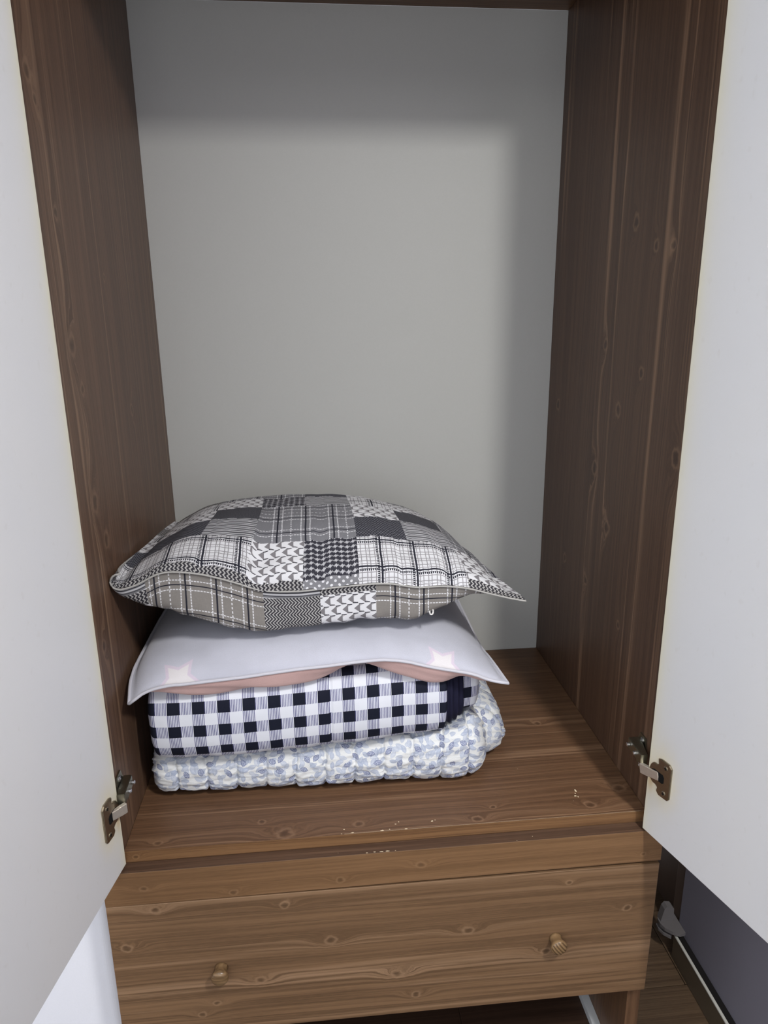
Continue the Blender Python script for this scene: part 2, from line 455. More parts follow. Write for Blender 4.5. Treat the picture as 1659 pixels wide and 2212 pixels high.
def prism(bm, pts, ex_dir, th, mi=0):
    """pts: 3D polygon, extruded by ex_dir*th"""
    e = Vector(ex_dir).normalized() * th
    a = [bm.verts.new(Vector(p)) for p in pts]; b2 = [bm.verts.new(Vector(p) + e) for p in pts]
    n = len(a); fs = [bm.faces.new(a[::-1]), bm.faces.new(b2)]
    for k in range(n): fs.append(bm.faces.new((a[k], a[(k + 1) % n], b2[(k + 1) % n], b2[k])))
    for f in fs: f.material_index = mi
    return fs
def tube(bm, pts, r, seg=8):
    n = len(pts); P = [Vector(p) for p in pts]; rings = []
    for i in range(n):
        t = (P[min(i + 1, n - 1)] - P[max(i - 1, 0)]).normalized()
        up = Vector((0, 0, 1)) if abs(t.z) < .9 else Vector((0, 1, 0))
        s = t.cross(up).normalized(); q = s.cross(t)
        rings.append([bm.verts.new(P[i] + (s * math.cos(2 * math.pi * k / seg) + q * math.sin(2 * math.pi * k / seg)) * r) for k in range(seg)])
    for a, b2 in zip(rings, rings[1:]):
        for k in range(seg): bm.faces.new((a[k], a[(k + 1) % seg], b2[(k + 1) % seg], b2[k]))
    bm.faces.new(rings[0][::-1]); bm.faces.new(rings[-1])

# ------------------------------------------------------------------ setting: the room
FZ = -0.66; XL = -0.12; XR = 1.053; YB = 0.60; YF = -2.80; CZ = 1.70; XFAR = -2.2
floor = struct(box('floor', XFAR, 1.25, YF, YB, FZ - 0.05, FZ - 0.012, M_black))
# floor boards, each its own piece, running along X
rowh = 0.19; y = 0.06 - rowh * 15; r = 0; pk = 0
while y < YB:
    offs = 0.54 if r % 2 == 1 else 0.05
    xs = [XFAR] + [offs + 0.98 * k for k in range(-3, 2) if XFAR < offs + .98 * k < 1.25] + [1.25]
    y0 = max(y, YF); y1 = min(y + rowh, YB)
    if y1 - y0 > 0.01:
        for xa, xb in zip(xs, xs[1:]):
            if xb - xa > 0.01:
                box('floor_board', xa + .0008, xb - .0008, y0 + .0008, y1 - .0008, FZ - 0.012, FZ, M_floor, floor, bev=.0008)
    y += rowh; r += 1
struct(box('ceiling', XFAR, 1.25, YF, YB, CZ, CZ + .05, M_ceil))
struct(box('wall_back', XFAR, 1.25, YB, YB + .1, FZ, CZ, M_wall))
bm = bmesh.new(); add_box(bm, XFAR, -.046, .045, YB, FZ, CZ)
bmesh.ops.bevel(bm, geom=[e for e in bm.edges if all(v.co.x > -.05 and v.co.y < .05 for v in e.verts)], offset=.020, segments=12, affect='EDGES', profile=.5)
bm.normal_update(); uv_box(bm, 'z'); struct(bm_obj('wall_left', bm, M_wall, None))
struct(box('wall_far_left', XFAR - .1, XFAR, YF, YB, FZ, CZ, M_wall))
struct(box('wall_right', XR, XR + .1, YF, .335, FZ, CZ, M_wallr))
struct(box('wall_front', XFAR, 1.25, YF - .1, YF, FZ, CZ, M_wall))
# beyond the end of the right wall: a door jamb and a brown recess
struct(box('trim_1', 1.056, 1.11, .3355, .371, FZ, CZ, M_jamb, bev=.002, grain='z'))
struct(box('wall_recess', 1.093, 1.15, .371, YB, FZ, CZ, M_jamb))
bb = struct(box('baseboard_right', 1.033, 1.0528, YF, .318, FZ, -.602, M_base, bev=.0015))
bm = bmesh.new(); add_box(bm, 1.0325, 1.0385, YF, .316, -.602, -.597, .0018)
bm_obj('baseboard_lip', bm, M_lip, bb)
bm = bmesh.new(); add_box(bm, 1.0405, 1.0528, YF, .316, -.602, -.6005, .0003)
bm_obj('baseboard_groove', bm, M_black, bb)

# ------------------------------------------------------------------ wardrobe
W = 0.764; D = 0.543; H = 1.239
ward = thing('wardrobe', 'tall open wardrobe with brown wood interior, cream back panel and two white doors', 'wardrobe', (W / 2, D / 2, -.018))
sl = box('side_panel', -.021, 0, 0, .55, -.018, H + .02, M_left, ward, .0008, 'z')
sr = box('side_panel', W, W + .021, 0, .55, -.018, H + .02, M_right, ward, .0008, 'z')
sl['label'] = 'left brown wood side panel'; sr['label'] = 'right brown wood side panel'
bp = box('bottom_panel', .0002, W - .0002, .0004, D, -.0178, 0, M_bottom, ward, .0008, 'x')
bp['label'] = 'brown wood wardrobe floor with knots and worn front edge'
box('front_edge_band', .0002, W - .0002, -.0006, .0004, -.0176, -.0003, M_edge, ward, 0, 'x')
box('top_panel', .0002, W - .0002, 0, D, H, H + .019, M_dark, ward, .0008, 'x')
b_ = box('back_panel', .0002, W - .0002, D, D + .006, 0, H, M_back, ward, 0, 'x')
b_['label'] = 'plain cream back panel'

def chips(parent, pts, z, name='chipped_edge'):
    bm = bmesh.new()
    for (x, y, sx, sy) in pts:
        n = 9
        ring = []
        for k in range(n):
            a = 2 * math.pi * k / n; rr = random.uniform(.55, 1.1)
            ring.append(bm.verts.new((x + math.cos(a) * sx * rr, y + math.sin(a) * sy * rr, z + .0003)))
        c = bm.verts.new((x, y, z + .0006))
        for k in range(n): bm.faces.new((c, ring[k], ring[(k + 1) % n]))
    o = bm_obj(name, bm, M_chip, parent); o['kind'] = 'stuff'
    return o
chips(bp, [(.322, .0022, .0035, .0012), (.306, .0016, .0012, .0007), (.365, .0018, .0032, .0013), (.376, .003, .0012, .0015), (.40, .0016, .0028, .001),
           (.31, .010, .0014, .0012), (.386, .013, .0016, .0010), (.391, .017, .0008, .0016), (.44, .013, .0020, .0016), (.445, .0150, .0010, .0012),
           (.6745, .056, .0016, .0034), (.6720, .050, .0012, .0020), (.6700, .044, .0022, .0014), (.6735, .0415, .0008, .0022),
           (.663, .0335, .0006, .0005), (.60, .12, .0005, .0005), (.52, .25, .0005, .0005)], 0.0)

ARM = {-1: (.0155, -.012, .032, .094, .086), 1: (.0200, -.006, .041, .093, .080)}   # offset from panel, y0, y1, z of the arm, z of the wings
def door(px, py, ang, side, mat, label, hz):
    """side -1: left door. Local frame: s along door from hinge edge, t outward (away from the inner face)."""
    dv = Vector((side * math.sin(ang), -math.cos(ang), 0)); ov = Vector((side * math.cos(ang), math.sin(ang), 0))
    # inner face looks towards the opening: outward normal of the inner face = -ov
    def P(s, t, z): return Vector((px, py, 0)) + dv * s + ov * t + Vector((0, 0, z))
    bm = bmesh.new(); uv = uvlay(bm)
    vs = add_box(bm, 0, .392, 0, .018, -.014, H + .012, .0007)
    bm.normal_update()
    for f in bm.faces:
        f.material_index = 0
        for l in f.loops: l[uv].uv = (l.vert.co.x if abs(f.normal.y) > .5 else 0.002, l.vert.co.z)
    for v in bm.verts: v.co = P(v.co.x, v.co.y, v.co.z)
    if side == 1: bmesh.ops.reverse_faces(bm, faces=bm.faces)
    bmesh.ops.recalc_face_normals(bm, faces=bm.faces)
    d = bm_obj('door', bm, mat, ward); d['label'] = label
    # ---- cup plate on the inner face (t < 0 is in front of the face)
    out = [(.019, .111), (.024, .1135), (.040, .1135), (.0445, .109), (.0445, .061), (.041, .0565), (.025, .0555), (.020, .060), (.0215, .066)]
    bulge = [(.0145 + .0105 * math.cos(a), .0845 + .0165 * math.sin(a)) for a in np.linspace(-math.pi * .42, -math.pi * 1.58, 12)]
    poly = out + [(s_, z_) for (s_, z_) in bulge] + [(.0205, .103)]
    dz = hz - .0845
    bm = bmesh.new()
    prism(bm, [P(s_, -.0002, z_ + dz) for (s_, z_) in poly], -ov, .0026)
    # raised dome around the recess
    bmesh.ops.recalc_face_normals(bm, faces=bm.faces)
    es = [e for e in bm.edges if all(((v.co - P(0, 0, 0)).dot(-ov)) > .002 for v in e.verts)]
    bmesh.ops.bevel(bm, geom=es, offset=.0009, segments=2, affect='EDGES')
    plate = bm_obj('hinge_plate', bm, [M_nickel, M_hole], d)
    bm = bmesh.new()
    prism(bm, [P(s_, -.0028, z_ + dz) for (s_, z_) in [(.014, .0775), (.030, .0775), (.033, .0800), (.033, .0885), (.030, .0915), (.014, .0915), (.009, .089), (.009, .080)]], -ov, .0003)
    bm_obj('hinge_recess', bm, M_hole, d)
    for zz in (.1045, .0645):
        bm = bmesh.new()
        lathe(bm, [(0, .0036), (.0008, .0036), (.0012, .0028), (.0012, .0020)], P(.0345, -.0026, zz + dz), -ov, 16)
        bx = [P(.0345 + a, -.0040, zz + dz + c2) for a, c2 in ((-.0022, -.0005), (.0022, -.0005), (.0022, .0005), (-.0022, .0005))]
        prism(bm, bx, -ov, .0002, 1)
        bx = [P(.0345 + a, -.0041, zz + dz + c2) for a, c2 in ((-.0005, -.0022), (.0005, -.0022), (.0005, .0022), (-.0005, .0022))]
        prism(bm, bx, -ov, .0002, 1)
        bmesh.ops.recalc_face_normals(bm, faces=bm.faces)
        bm_obj('screw', bm, [M_nickel, M_hole], d)
    # swinging link: from the recess to the arm inside the wardrobe
    off, ya, yb, za, zw = ARM[side]
    A = P(.023, -.001, hz); B = Vector((off - .002 if side == -1 else W - off + .002, ya - .004, za - .011))
    bm = bmesh.new()
    dirv = (B - A).normalized(); up = Vector((0, 0, 1)); sd = dirv.cross(up).normalized(); up = sd.cross(dirv)
    ln = (B - A).length + .004
    prof = [(0, .0066), (.45, .0068), (.62, .0074), (1.0, .0074)]
    prev = None
    for (tt, hh) in prof:
        c = A + dirv * ln * tt
        ring = [bm.verts.new(c + sd * a + up * z_) for a, z_ in ((-.0030, -hh), (.0030, -hh), (.0030, hh), (-.0030, hh))]
        if prev:
            for k in range(4): bm.faces.new((prev[k], prev[(k + 1) % 4], ring[(k + 1) % 4], ring[k]))
        else: bm.faces.new(ring[::-1])
        prev = ring
    bm.faces.new(prev)
    bmesh.ops.recalc_face_normals(bm, faces=bm.faces)
    bmesh.ops.bevel(bm, geom=list(bm.edges), offset=.0009, segments=2, affect='EDGES')
    lk = bm_obj('hinge_link', bm, M_chrome, d); lk['label'] = 'shiny hinge link'
    bm = bmesh.new()
    E0 = A + dirv * (ln + .0001)
    prism(bm, [E0 + sd * a + up * z_ for a, z_ in ((-.0018, -.0055), (.0018, -.0055), (.0018, .0055), (-.0018, .0055))], dirv, .0003)
    bm_obj('hinge_slot', bm, M_hole, d)
    return d
def mount(panel, side, hz):
    s = 1 if side == -1 else -1
    x0 = 0.0 if side == -1 else W
    X = lambda a: x0 + s * a
    off, ya, yb, z, zw = ARM[side]
    yw = .006 if side == -1 else .020
    bm = bmesh.new()
    # winged base plate on the panel
    pts = [(yw - .004, zw - .012), (yw, zw - .028), (yw + .018, zw - .028), (yw + .026, zw - .012), (yb + .004, zw - .009), (yb + .004, zw + .009), (yw + .026, zw + .012), (yw + .018, zw + .030), (yw, zw + .030), (yw - .004, zw + .012)]
    prism(bm, [(X(.0002), a, c) for a, c in pts], (s, 0, 0), .0022)
    bmesh.ops.recalc_face_normals(bm, faces=bm.faces)
    bm_obj('mounting_plate', bm, M_mount, panel)
    bm = bmesh.new()
    prev = None
    for (yy, hh, xa, xb) in ((ya, .0080, off - .010, off), (ya + .012, .0084, off - .012, off), (yb - .012, .0084, .003, off - .0005), (yb, .0078, .003, off - .001)):
        ring = [bm.verts.new((X(a), yy, z + c)) for a, c in ((xa, -hh), (xb, -hh), (xb, hh), (xa, hh))]
        if prev:
            for k in range(4): bm.faces.new((prev[k], prev[(k + 1) % 4], ring[(k + 1) % 4], ring[k]))
        else: bm.faces.new(ring[::-1])
        prev = ring
    bm.faces.new(prev)
    bmesh.ops.recalc_face_normals(bm, faces=bm.faces)
    bmesh.ops.bevel(bm, geom=list(bm.edges), offset=.0008, segments=2, affect='EDGES')
    bm_obj('hinge_arm', bm, M_mount, panel)
    for (yy, zz) in ((yw + .009, zw + .022), (yw + .009, zw - .021)):
        bm = bmesh.new(); lathe(bm, [(0, .0042), (.0010, .0042), (.0018, .0030), (.0018, .0012), (.0012, .0010)], (X(.0024), yy, zz), (s, 0, 0), 16)
        bmesh.ops.recalc_face_normals(bm, faces=bm.faces)
        bm_obj('screw', bm, M_screw, panel)
    for yy in (ya + .018, yb - .007):
        bm = bmesh.new(); lathe(bm, [(0, .0030), (.0035, .0030), (.0042, .0022), (.0042, .0010)], (X(off - .0002), yy, z), (s, 0, 0), 16)
        bmesh.ops.recalc_face_normals(bm, faces=bm.faces)
        bm_obj('screw', bm, M_screw, panel)
door(.004, -.007, math.atan(.042 / .227), -1, M_doorL, 'left white door standing open', .083)
door(.750, -.018, math.atan(.060 / .206), 1, M_doorR, 'right white door standing open', .090)
mount(sl, -1, .083)
mount(sr, 1, .090)

# ------------------------------------------------------------------ drawer chest under the wardrobe
chest = thing('drawer_chest', 'low brown wood drawer base under the wardrobe with one drawer in place', 'drawer chest', (W / 2, D / 2, FZ))
box('side_panel', -.022, 0, 0, .55, FZ, -.0185, M_dark, chest, .0008, 'z')
box('side_panel', W, W + .022, 0, .55, FZ, -.0185, M_dark, chest, .0008, 'z')
box('top_panel', .0003, W - .0003, 0, .55, -.0365, -.0185, M_dark, chest, 0, 'x')
box('back_panel', .0003, W - .0003, .544, .55, -.60, -.037, M_dark, chest, 0, 'x')
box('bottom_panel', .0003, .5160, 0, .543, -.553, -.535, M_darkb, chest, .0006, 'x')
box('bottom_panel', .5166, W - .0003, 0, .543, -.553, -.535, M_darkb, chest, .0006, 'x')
rail = box('top_rail', -.0275, .7835, -.020, -.0003, -.0738, -.0189, M_rail, chest, .0006, 'x')
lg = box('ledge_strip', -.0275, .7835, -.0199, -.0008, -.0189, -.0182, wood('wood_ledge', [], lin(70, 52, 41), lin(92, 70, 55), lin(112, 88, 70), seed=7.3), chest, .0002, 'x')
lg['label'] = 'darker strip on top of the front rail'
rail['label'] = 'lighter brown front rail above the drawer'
bm = bmesh.new()
for (xa, xb) in ((.31, .45), (.45, .58), (.58, .70), (.70, .755)): add_box(bm, xa, xb, .0004, .0009 + .0003 * random.random(), 0, .0003)
bm_obj('worn_edge', bm, plain('worn_edge_board', lin(158, 136, 112), .8, .1, 500, .3), bp)
chips(rail, [(.352, -.0188, .0024, .0008), (.362, -.0190, .0030, .0008), (.370, -.0188, .0040, .0010), (.341, -.0192, .0016, .0006), (.382, -.0192, .001, .0005),
             (.56, -.0188, .0007, .0005), (.585, -.013, .0008, .0006), (.30, -.0150, .0005, .0004)], -.0182)
piv = Vector((.22, 0, -.0755))
rot = Matrix.Translation(piv) @ Matrix.Rotation(math.radians(.36), 4, 'Y') @ Matrix.Translation(-piv)
dr = box('drawer', -.0275, .7825, -.0200, -.0012, -.3195, -.0757, M_drawer, chest, .0009, 'x', xf=rot)
dr['label'] = 'wide wood drawer front sitting slightly crooked'
bm = bmesh.new()
for a in ((.020, .032, .0, .50, -.30, -.12), (.732, .744, .0, .50, -.30, -.12), (.032, .732, .49, .50, -.30, -.12), (.032, .732, .0, .49, -.300, -.294)):
    add_box(bm, *a)
bm.normal_update(); uv_box(bm, 'x'); bm_obj('drawer_box', bm, M_dark, dr)
def knob(x, z, grooves, label, tilt):
    bm = bmesh.new()
    lathe(bm, [(0, .0098), (.003, .0088), (.008, .0090), (.0125, .0108), (.0150, .0122), (.0168, .0125), (.0185, .0124), (.0200, .0116), (.0214, .0100), (.0224, .0076), (.0230, .0043), (.0232, .0006)],
          (x, -.0200, z), (0, -1, 0), 28)
    bmesh.ops.recalc_face_normals(bm, faces=bm.faces)
    bm.normal_update(); uv_box(bm, 'x')
    k = bm_obj('knob', bm, M_knobg if grooves else M_knob, dr, True)
    k['label'] = label
    return k
def knob_mat(name, strong, ang):
    m, nt, b = new_mat(name, .3, .5)
    p = sepa(objc(nt)); 
    t = p[0] * math.cos(ang) + p[2] * math.sin(ang); q = p[2] * math.cos(ang) - p[0] * math.sin(ang)
    n = noi(nt, comb(nt, t * 420, q * 30, p[1] * 30), 1.0, 2.0)
    if strong:
        face = lt(p[1], -.0205 - .019 - D / 2)
        n = n * .35 + (1.0 - face * (1.0 - sst(ab(fr(t / .0046) - .5), .14, .32))) * .65
    setc(nt, b, mixc(nt, sst(n, .25, .7), lin(92, 70, 46), lin(132, 106, 75)))
    bump(nt, b, n, .5 if strong else .1, .0012)
    return m
M_knob = knob_mat('knob_wood', False, math.pi / 2); M_knobg = knob_mat('knob_wood_ridged', True, math.radians(38))
knob(.1233, -.198, False, 'left round wooden drawer knob with plain face', 0)
knob(.6272, -.2015, True, 'right round wooden drawer knob with ridged face', 0)
for x0, s in ((0, 1), (W, -1)):
    bm = bmesh.new()
    xa = x0 + s * .0003
    for (a0, a1, z0, z1) in ((0, .0145, -.5225, -.5205), (0, .0016, -.5346, -.5225), (.0130, .0145, -.5346, -.5225)):
        xs_ = sorted((xa + s * a0, xa + s * a1)); add_box(bm, xs_[0], xs_[1], .012, .50, z0, z1, .0003)
    o = bm_obj('drawer_slide', bm, M_rails, chest); o['label'] = 'pale metal drawer slide in the empty lower compartment'

# ------------------------------------------------------------------ grey plastic bracket at the end of the baseboard
br = thing('corner_bracket', 'dark grey plastic bracket with rounded plate at the far end of the baseboard', 'bracket', (1.035, .335, -.60))
bm = bmesh.new()
ctr = [(1.0525, .306), (1.040, .304), (1.026, .311), (1.014, .323), (1.009, .336), (1.010, .350), (1.018, .360), (1.031, .364), (1.0525, .362)]
prism(bm, [(x, y, -.592) for x, y in ctr], (0, 0, 1), .008)
bmesh.ops.recalc_face_normals(bm, faces=bm.faces)
bm_obj('plate', bm, M_grey, br)
bm = bmesh.new()
prism(bm, [(x - .001, y + .002, -.606) for x, y in ctr[2:6]] + [(1.030, .345, -.606), (1.031, .322, -.606)], (0, 0, 1), .006)
bmesh.ops.recalc_face_normals(bm, faces=bm.faces)
bm_obj('lower_lip', bm, M_grey, br)
bm = bmesh.new()
prism(bm, [(1.012, .340, -.5838), (1.0425, .340, -.5838), (1.0405, .340, -.552), (1.0365, .340, -.547), (1.024, .340, -.545), (1.0185, .340, -.552)], (0, 1, 0), .016)
bmesh.ops.recalc_face_normals(bm, faces=bm.faces)
bm_obj('upright', bm, M_grey, br)

# ------------------------------------------------------------------ soft things
def interp(xs, ys):
    xs = np.array(xs, float); ys = np.array(ys, float)
    m = np.gradient(ys, xs)
    def f(x):
        x = min(max(x, xs[0]), xs[-1]); i = min(int(np.searchsorted(xs, x, side='right')) - 1, len(xs) - 2); i = max(i, 0)
        h = xs[i + 1] - xs[i]; t = (x - xs[i]) / h
        return float((2*t**3-3*t*t+1)*ys[i] + (t**3-2*t*t+t)*h*m[i] + (-2*t**3+3*t*t)*ys[i+1] + (t**3-t*t)*h*m[i+1])
    return f
def nz(x, y, z=0.0): return noise.noise(Vector((x, y, z)))

def soft_slab(name, x0, x1, yf, yb, zb, zt, rl, rr, disp, mats, parent, nx=240, nf=44, ntop=40, capn=2.3, rcap=.05, endn=2.4, zanchor=.35, yanchor=None, voff=0.0, lim=None):
    """A folded layer: rounded front fold, ends rounded over rl / rr. yf,zb,zt are functions of x; disp(x,v,y,z) offsets along the normal."""
    XS = []
    for i in range(nx + 1): XS.append(x0 + (x1 - x0) * i / nx)
    extra = [x0 + rl * (1 - math.cos(t)) * .35 for t in np.linspace(.02, .9, 14)] + [x1 - rr * (1 - math.cos(t)) * .35 for t in np.linspace(.02, .9, 14)]
    XS = sorted(set([round(a, 6) for a in XS + extra]))
    verts = []; uvl = []; rows = []
    for x in XS:
        a, b0, t0 = yf(x), zb(x), zt(x)
        hb = (t0 - b0) / 2; zc = (t0 + b0) / 2
        e = 1.0
        if x - x0 < rl: s = (x - x0) / rl; e = max(1 - (1 - s) ** endn, 0) ** (1 / endn)
        if x1 - x < rr: s = (x1 - x) / rr; e = min(e, max(1 - (1 - s) ** endn, 0) ** (1 / endn))
        loop = []
        for k in range(nf + 1):            # front cap bottom -> top
            th = -math.pi / 2 + math.pi * k / nf
            ze = math.copysign(abs(math.sin(th)) ** .9, math.sin(th))
            yy = a + rcap * (1 - max(1 - abs(ze) ** capn, 0) ** (1 / capn))
            loop.append((yy, zc + hb * ze))
        for k in range(1, ntop): loop.append((a + rcap + (yb - a - 2 * rcap) * k / ntop, t0))
        for k in range(0, 17):
            th = math.pi / 2 - math.pi * k / 16
            ze = math.sin(th); loop.append((yb - rcap * (1 - max(1 - abs(ze) ** capn, 0) ** (1 / capn)), zc + hb * ze))
        for k in range(1, 20): loop.append((yb - rcap - (yb - a - 2 * rcap) * k / 20, b0))
        v = 0.0; vs_ = [0.0]
        for p, q in zip(loop, loop[1:]): v += math.hypot(q[0] - p[0], q[1] - p[1]); vs_.append(v)
        mid = vs_[nf // 2]
        ya = (a + yb) / 2 if yanchor is None else yanchor; za = b0 + (t0 - b0) * zanchor
        row = []
        for (yy, zz), vv in zip(loop, vs_):
            row.append(len(verts)); verts.append(Vector((x, ya + (yy - ya) * (1 - (1 - e) * .35 if e > 0 else .65), za + (zz - za) * e))); uvl.append((x, vv - mid + voff))
        rows.append(row)
    faces = []; n = len(rows[0])
    for r0, r1 in zip(rows, rows[1:]):
        for k in range(n): faces.append((r0[k], r0[(k + 1) % n], r1[(k + 1) % n], r1[k]))
    faces.append(tuple(rows[0][::-1])); faces.append(tuple(rows[-1]))
    me = bpy.data.meshes.new(name); me.from_pydata([tuple(v) for v in verts], [], faces); me.update()
    bm = bmesh.new(); bm.from_mesh(me); bmesh.ops.recalc_face_normals(bm, faces=bm.faces); bm.normal_update(); bm.verts.ensure_lookup_table()
    offs = [disp(uvl[i][0], uvl[i][1], verts[i].y, verts[i].z) for i in range(len(verts))] if disp else None
    uv = uvlay(bm)
    for f in bm.faces:
        vals = [uvl[l.vert.index] for l in f.loops]
        vm = max(t[1] for t in vals)
        for l, t in zip(f.loops, vals):
            vv = t[1]
            if vm - vv > .2: vv = vm
            l[uv].uv = (t[0], vv)
    if offs:
        nn = [v.normal.copy() for v in bm.verts]
        for v in bm.verts: v.co = v.co + nn[v.index] * offs[v.index]
        for v in bm.verts: v.co.z = max(v.co.z, ZMIN[0])
    if lim:
        for v in bm.verts: v.co.z = lim(v.co)
    bm.to_mesh(me); bm.free(); me.shade_smooth()
    return link(name, me, parent, mats)
ZMIN = [0.0006]

fzb = interp([.02, .10, .27, .40, .47, .54], [.083, .084, .087, .095, .100, .116])
fzt = interp([.02, .10, .30, .40, .47, .54], [.203, .209, .216, .218, .213, .205])
fyf = interp([.02, .06, .30, .54], [.076, .069, .067, .071])
def fut_under(p):      # keep the quilt just under the futon's lower side
    if p.x > .55 or p.y < .05: return p.z
    yy = p.y - fyf(min(p.x, .54)); lo = fzb(min(p.x, .54)); hb = (fzt(min(p.x, .54)) - lo) / 2
    if p.x > .478: return min(p.z, fzb(p.x) - .004 if p.x < .508 else .112) if p.x < .540 and p.y > .088 else p.z
    d = max(0.0, min(1.0, 1 - yy / .042)); low = lo + hb - hb * (1 - d ** 2.7) ** (1 / 2.7) if yy > 0 else 9
    return min(p.z, low - .0055)
def fut_over(x, y):    # top surface of the futon
    if not (.02 < x < .54): return -1
    yy = y - fyf(x); lo = fzb(x); hb = (fzt(x) - lo) / 2
    if yy <= 0: return -1
    d = max(0.0, 1 - yy / .042)
    return lo + hb + hb * (1 - d ** 2.7) ** (1 / 2.7)
# --- quilt at the bottom of the pile
quilt = thing('folded_quilt', 'folded puckered quilt with pale blue leaf print, lying on the wardrobe floor', 'quilt', (.28, .28, 0))
seam0 = 0.0125
def quilt_disp(x, v, y, z):
    p = .0455
    wob = .0028 * nz(v * 40, x * 6, 2.0)
    t = ((x + wob - seam0) / p) % 1.0
    d = min(t, 1 - t) * p
    val = -.0052 * math.exp(-(d / .0022) ** 1.3) - .0014 * math.exp(-d / .009)
    near = math.exp(-d / .013)
    val += near * .0034 * nz(v * 170, math.floor((x + wob - seam0) / p) * 7.3, x * 40)
    val += .0012 * nz(x * 60, v * 330, 12.0)
    val += .0022 * nz(x * 28, v * 95, 4.0) + .0012 * nz(x * 80, v * 190, 8.0) + .003 * nz(x * 9, v * 22, 1.0)
    return val
qyf = interp([.0, .02, .10, .27, .43, .56], [.112, .103, .096, .090, .084, .080])
qzt = interp([.0, .05, .27, .45, .50, .56], [.081, .081, .084, .099, .114, .118])
qb = soft_slab('quilt_body', .009, .549, qyf, .47, lambda x: .0035, qzt, .034, .060, quilt_disp, [M_flor], quilt, nx=300, nf=64, ntop=46, capn=2.5, rcap=.045, endn=2.5, zanchor=.22, lim=fut_under)
def lobe_disp(x, v, y, z):
    t = ((y - .16) / .062) % 1.0; d = min(t, 1 - t) * .062
    return quilt_disp(x * .7 + .1, v, y, z) * .6 - .0045 * math.exp(-(d / .004) ** 1.3)
lb = soft_slab('quilt_fold', .36, .597, lambda x: .128 + max(0, .57 - x) * .02, .485, lambda x: .004, lambda x: .105, .03, .075, lobe_disp, [M_flor], quilt,
               nx=130, nf=50, ntop=60, capn=2.3, rcap=.05, endn=2.2, zanchor=.20, yanchor=.32, voff=.33, lim=fut_under)
lb['label'] = 'rear folded layers of the quilt showing at the right end'

# --- checked futon
futon = thing('folded_futon', 'folded navy and white gingham futon lying on the leaf print quilt', 'futon', (.26, .27, .11))
ZMIN[0] = .0
def fut_disp(x, v, y, z):
    val = .0016 * nz(x * 10, v * 14, 3.0) + .0007 * nz(x * 40, v * 30, 6.0)
    d = abs(x - .2975); val -= .0030 * math.exp(-(d / .0016) ** 2)
    if v < -.04: val += .0022 * nz(x * 55, v * 12, 9.0)
    return val
fb = soft_slab('futon_body', .026, .4765, fyf, .45, fzb, fzt, .016, .008, fut_disp, [M_ging], futon, nx=220, nf=48, ntop=30, capn=2.7, rcap=.042, endn=2.4, zanchor=.5, voff=.0125)
def nav_disp(x, v, y, z): return .0020 * math.sin((x - .478) / .0095 * 2 * math.pi) + .0008 * nz(x * 20, v * 40, 2)
fn = soft_slab('navy_lining', .420, .506, lambda x: .078 + max(0, x - .478) * .55, .44, lambda x: fzb(x) + .004, lambda x: fzt(x) - .004, .02, .010, nav_disp, [M_navy], futon, nx=60, nf=36, ntop=14, capn=2.4, rcap=.042, endn=2.4, zanchor=.5)
fn['label'] = 'plain dark navy inner layer'
fi = soft_slab('futon_inner_fold', .430, .5345, lambda x: .094 + max(0, x - .50) * .35, .44, lambda x: .1205, lambda x: fzt(x) - .003, .02, .016, fut_disp, [M_ging], futon, nx=70, nf=36, ntop=14, capn=2.6, rcap=.035, endn=2.6, zanchor=.5, voff=.012)

# --- two-sheet cushions
def rimg(t, fw, n, m):
    d = min(t, 1 - t)
    d = max(0.0, (d - fw) / (.5 - fw))
    return max(0.0, 1 - (1 - d) ** n) ** (1.0 / m)
def coons(F, B, L, R, u, v):
    p = F(u) * (1 - v) + B(u) * v + L(v) * (1 - u) + R(v) * u
    return p - (F(0) * (1 - u) * (1 - v) + F(1) * u * (1 - v) + B(0) * (1 - u) * v + B(1) * u * v)
def curve3(ts, pts):
    fs = [interp(ts, [p[k] for p in pts]) for k in range(3)]
    return lambda t: Vector((fs[0](t), fs[1](t), fs[2](t)))
def sheet(name, edges, h, nu, nv, mats, parent, post=None, midx=None, flip=False, ulen=None, uvx=0.0, warp=lambda t: t):
    F, B, L, R = edges
    P = []; 
    for j in range(nv + 1):
        v = warp(j / nv); row = []
        for i in range(nu + 1):
            u = i / nu
            p = coons(F, B, L, R, u, v)
            row.append(h(u, v, p))
        P.append(row)
    V = [[0.0] * (nu + 1) for _ in range(nv + 1)]
    for i in range(nu + 1):
        for j in range(1, nv + 1): V[j][i] = V[j - 1][i] + (P[j][i] - P[j - 1][i]).length
    bm = bmesh.new(); uv = uvlay(bm)
    vs = [[bm.verts.new(post(p) if post else p) for p in row] for row in P]
    x0 = F(0).x if ulen is None else 0
    for j in range(nv):
        for i in range(nu):
            q = [(j, i), (j, i + 1), (j + 1, i + 1), (j + 1, i)]
            if flip: q = q[::-1]
            f = bm.faces.new([vs[a][b] for a, b in q])
            for l, (a, b) in zip(f.loops, q):
                uu = (b / nu * ulen) if ulen else P[a][b].x
                l[uv].uv = (uu + uvx, V[a][b])
            if midx: f.material_index = midx((i + .5) / nu, (V[j][i] + V[j + 1][i + 1]) / 2)
    o = bm_obj(name, bm, mats, parent, True)
    return o, P, V
def rim_path(edges, n, post=None):
    F, B, L, R = edges; pts = []
    for k in range(n): pts.append(F(k / n))
    for k in range(n): pts.append(R(k / n))
    for k in range(n): pts.append(B(1 - k / n))
    for k in range(n): pts.append(L(1 - k / n))
    return [post(p) if post else p for p in pts]

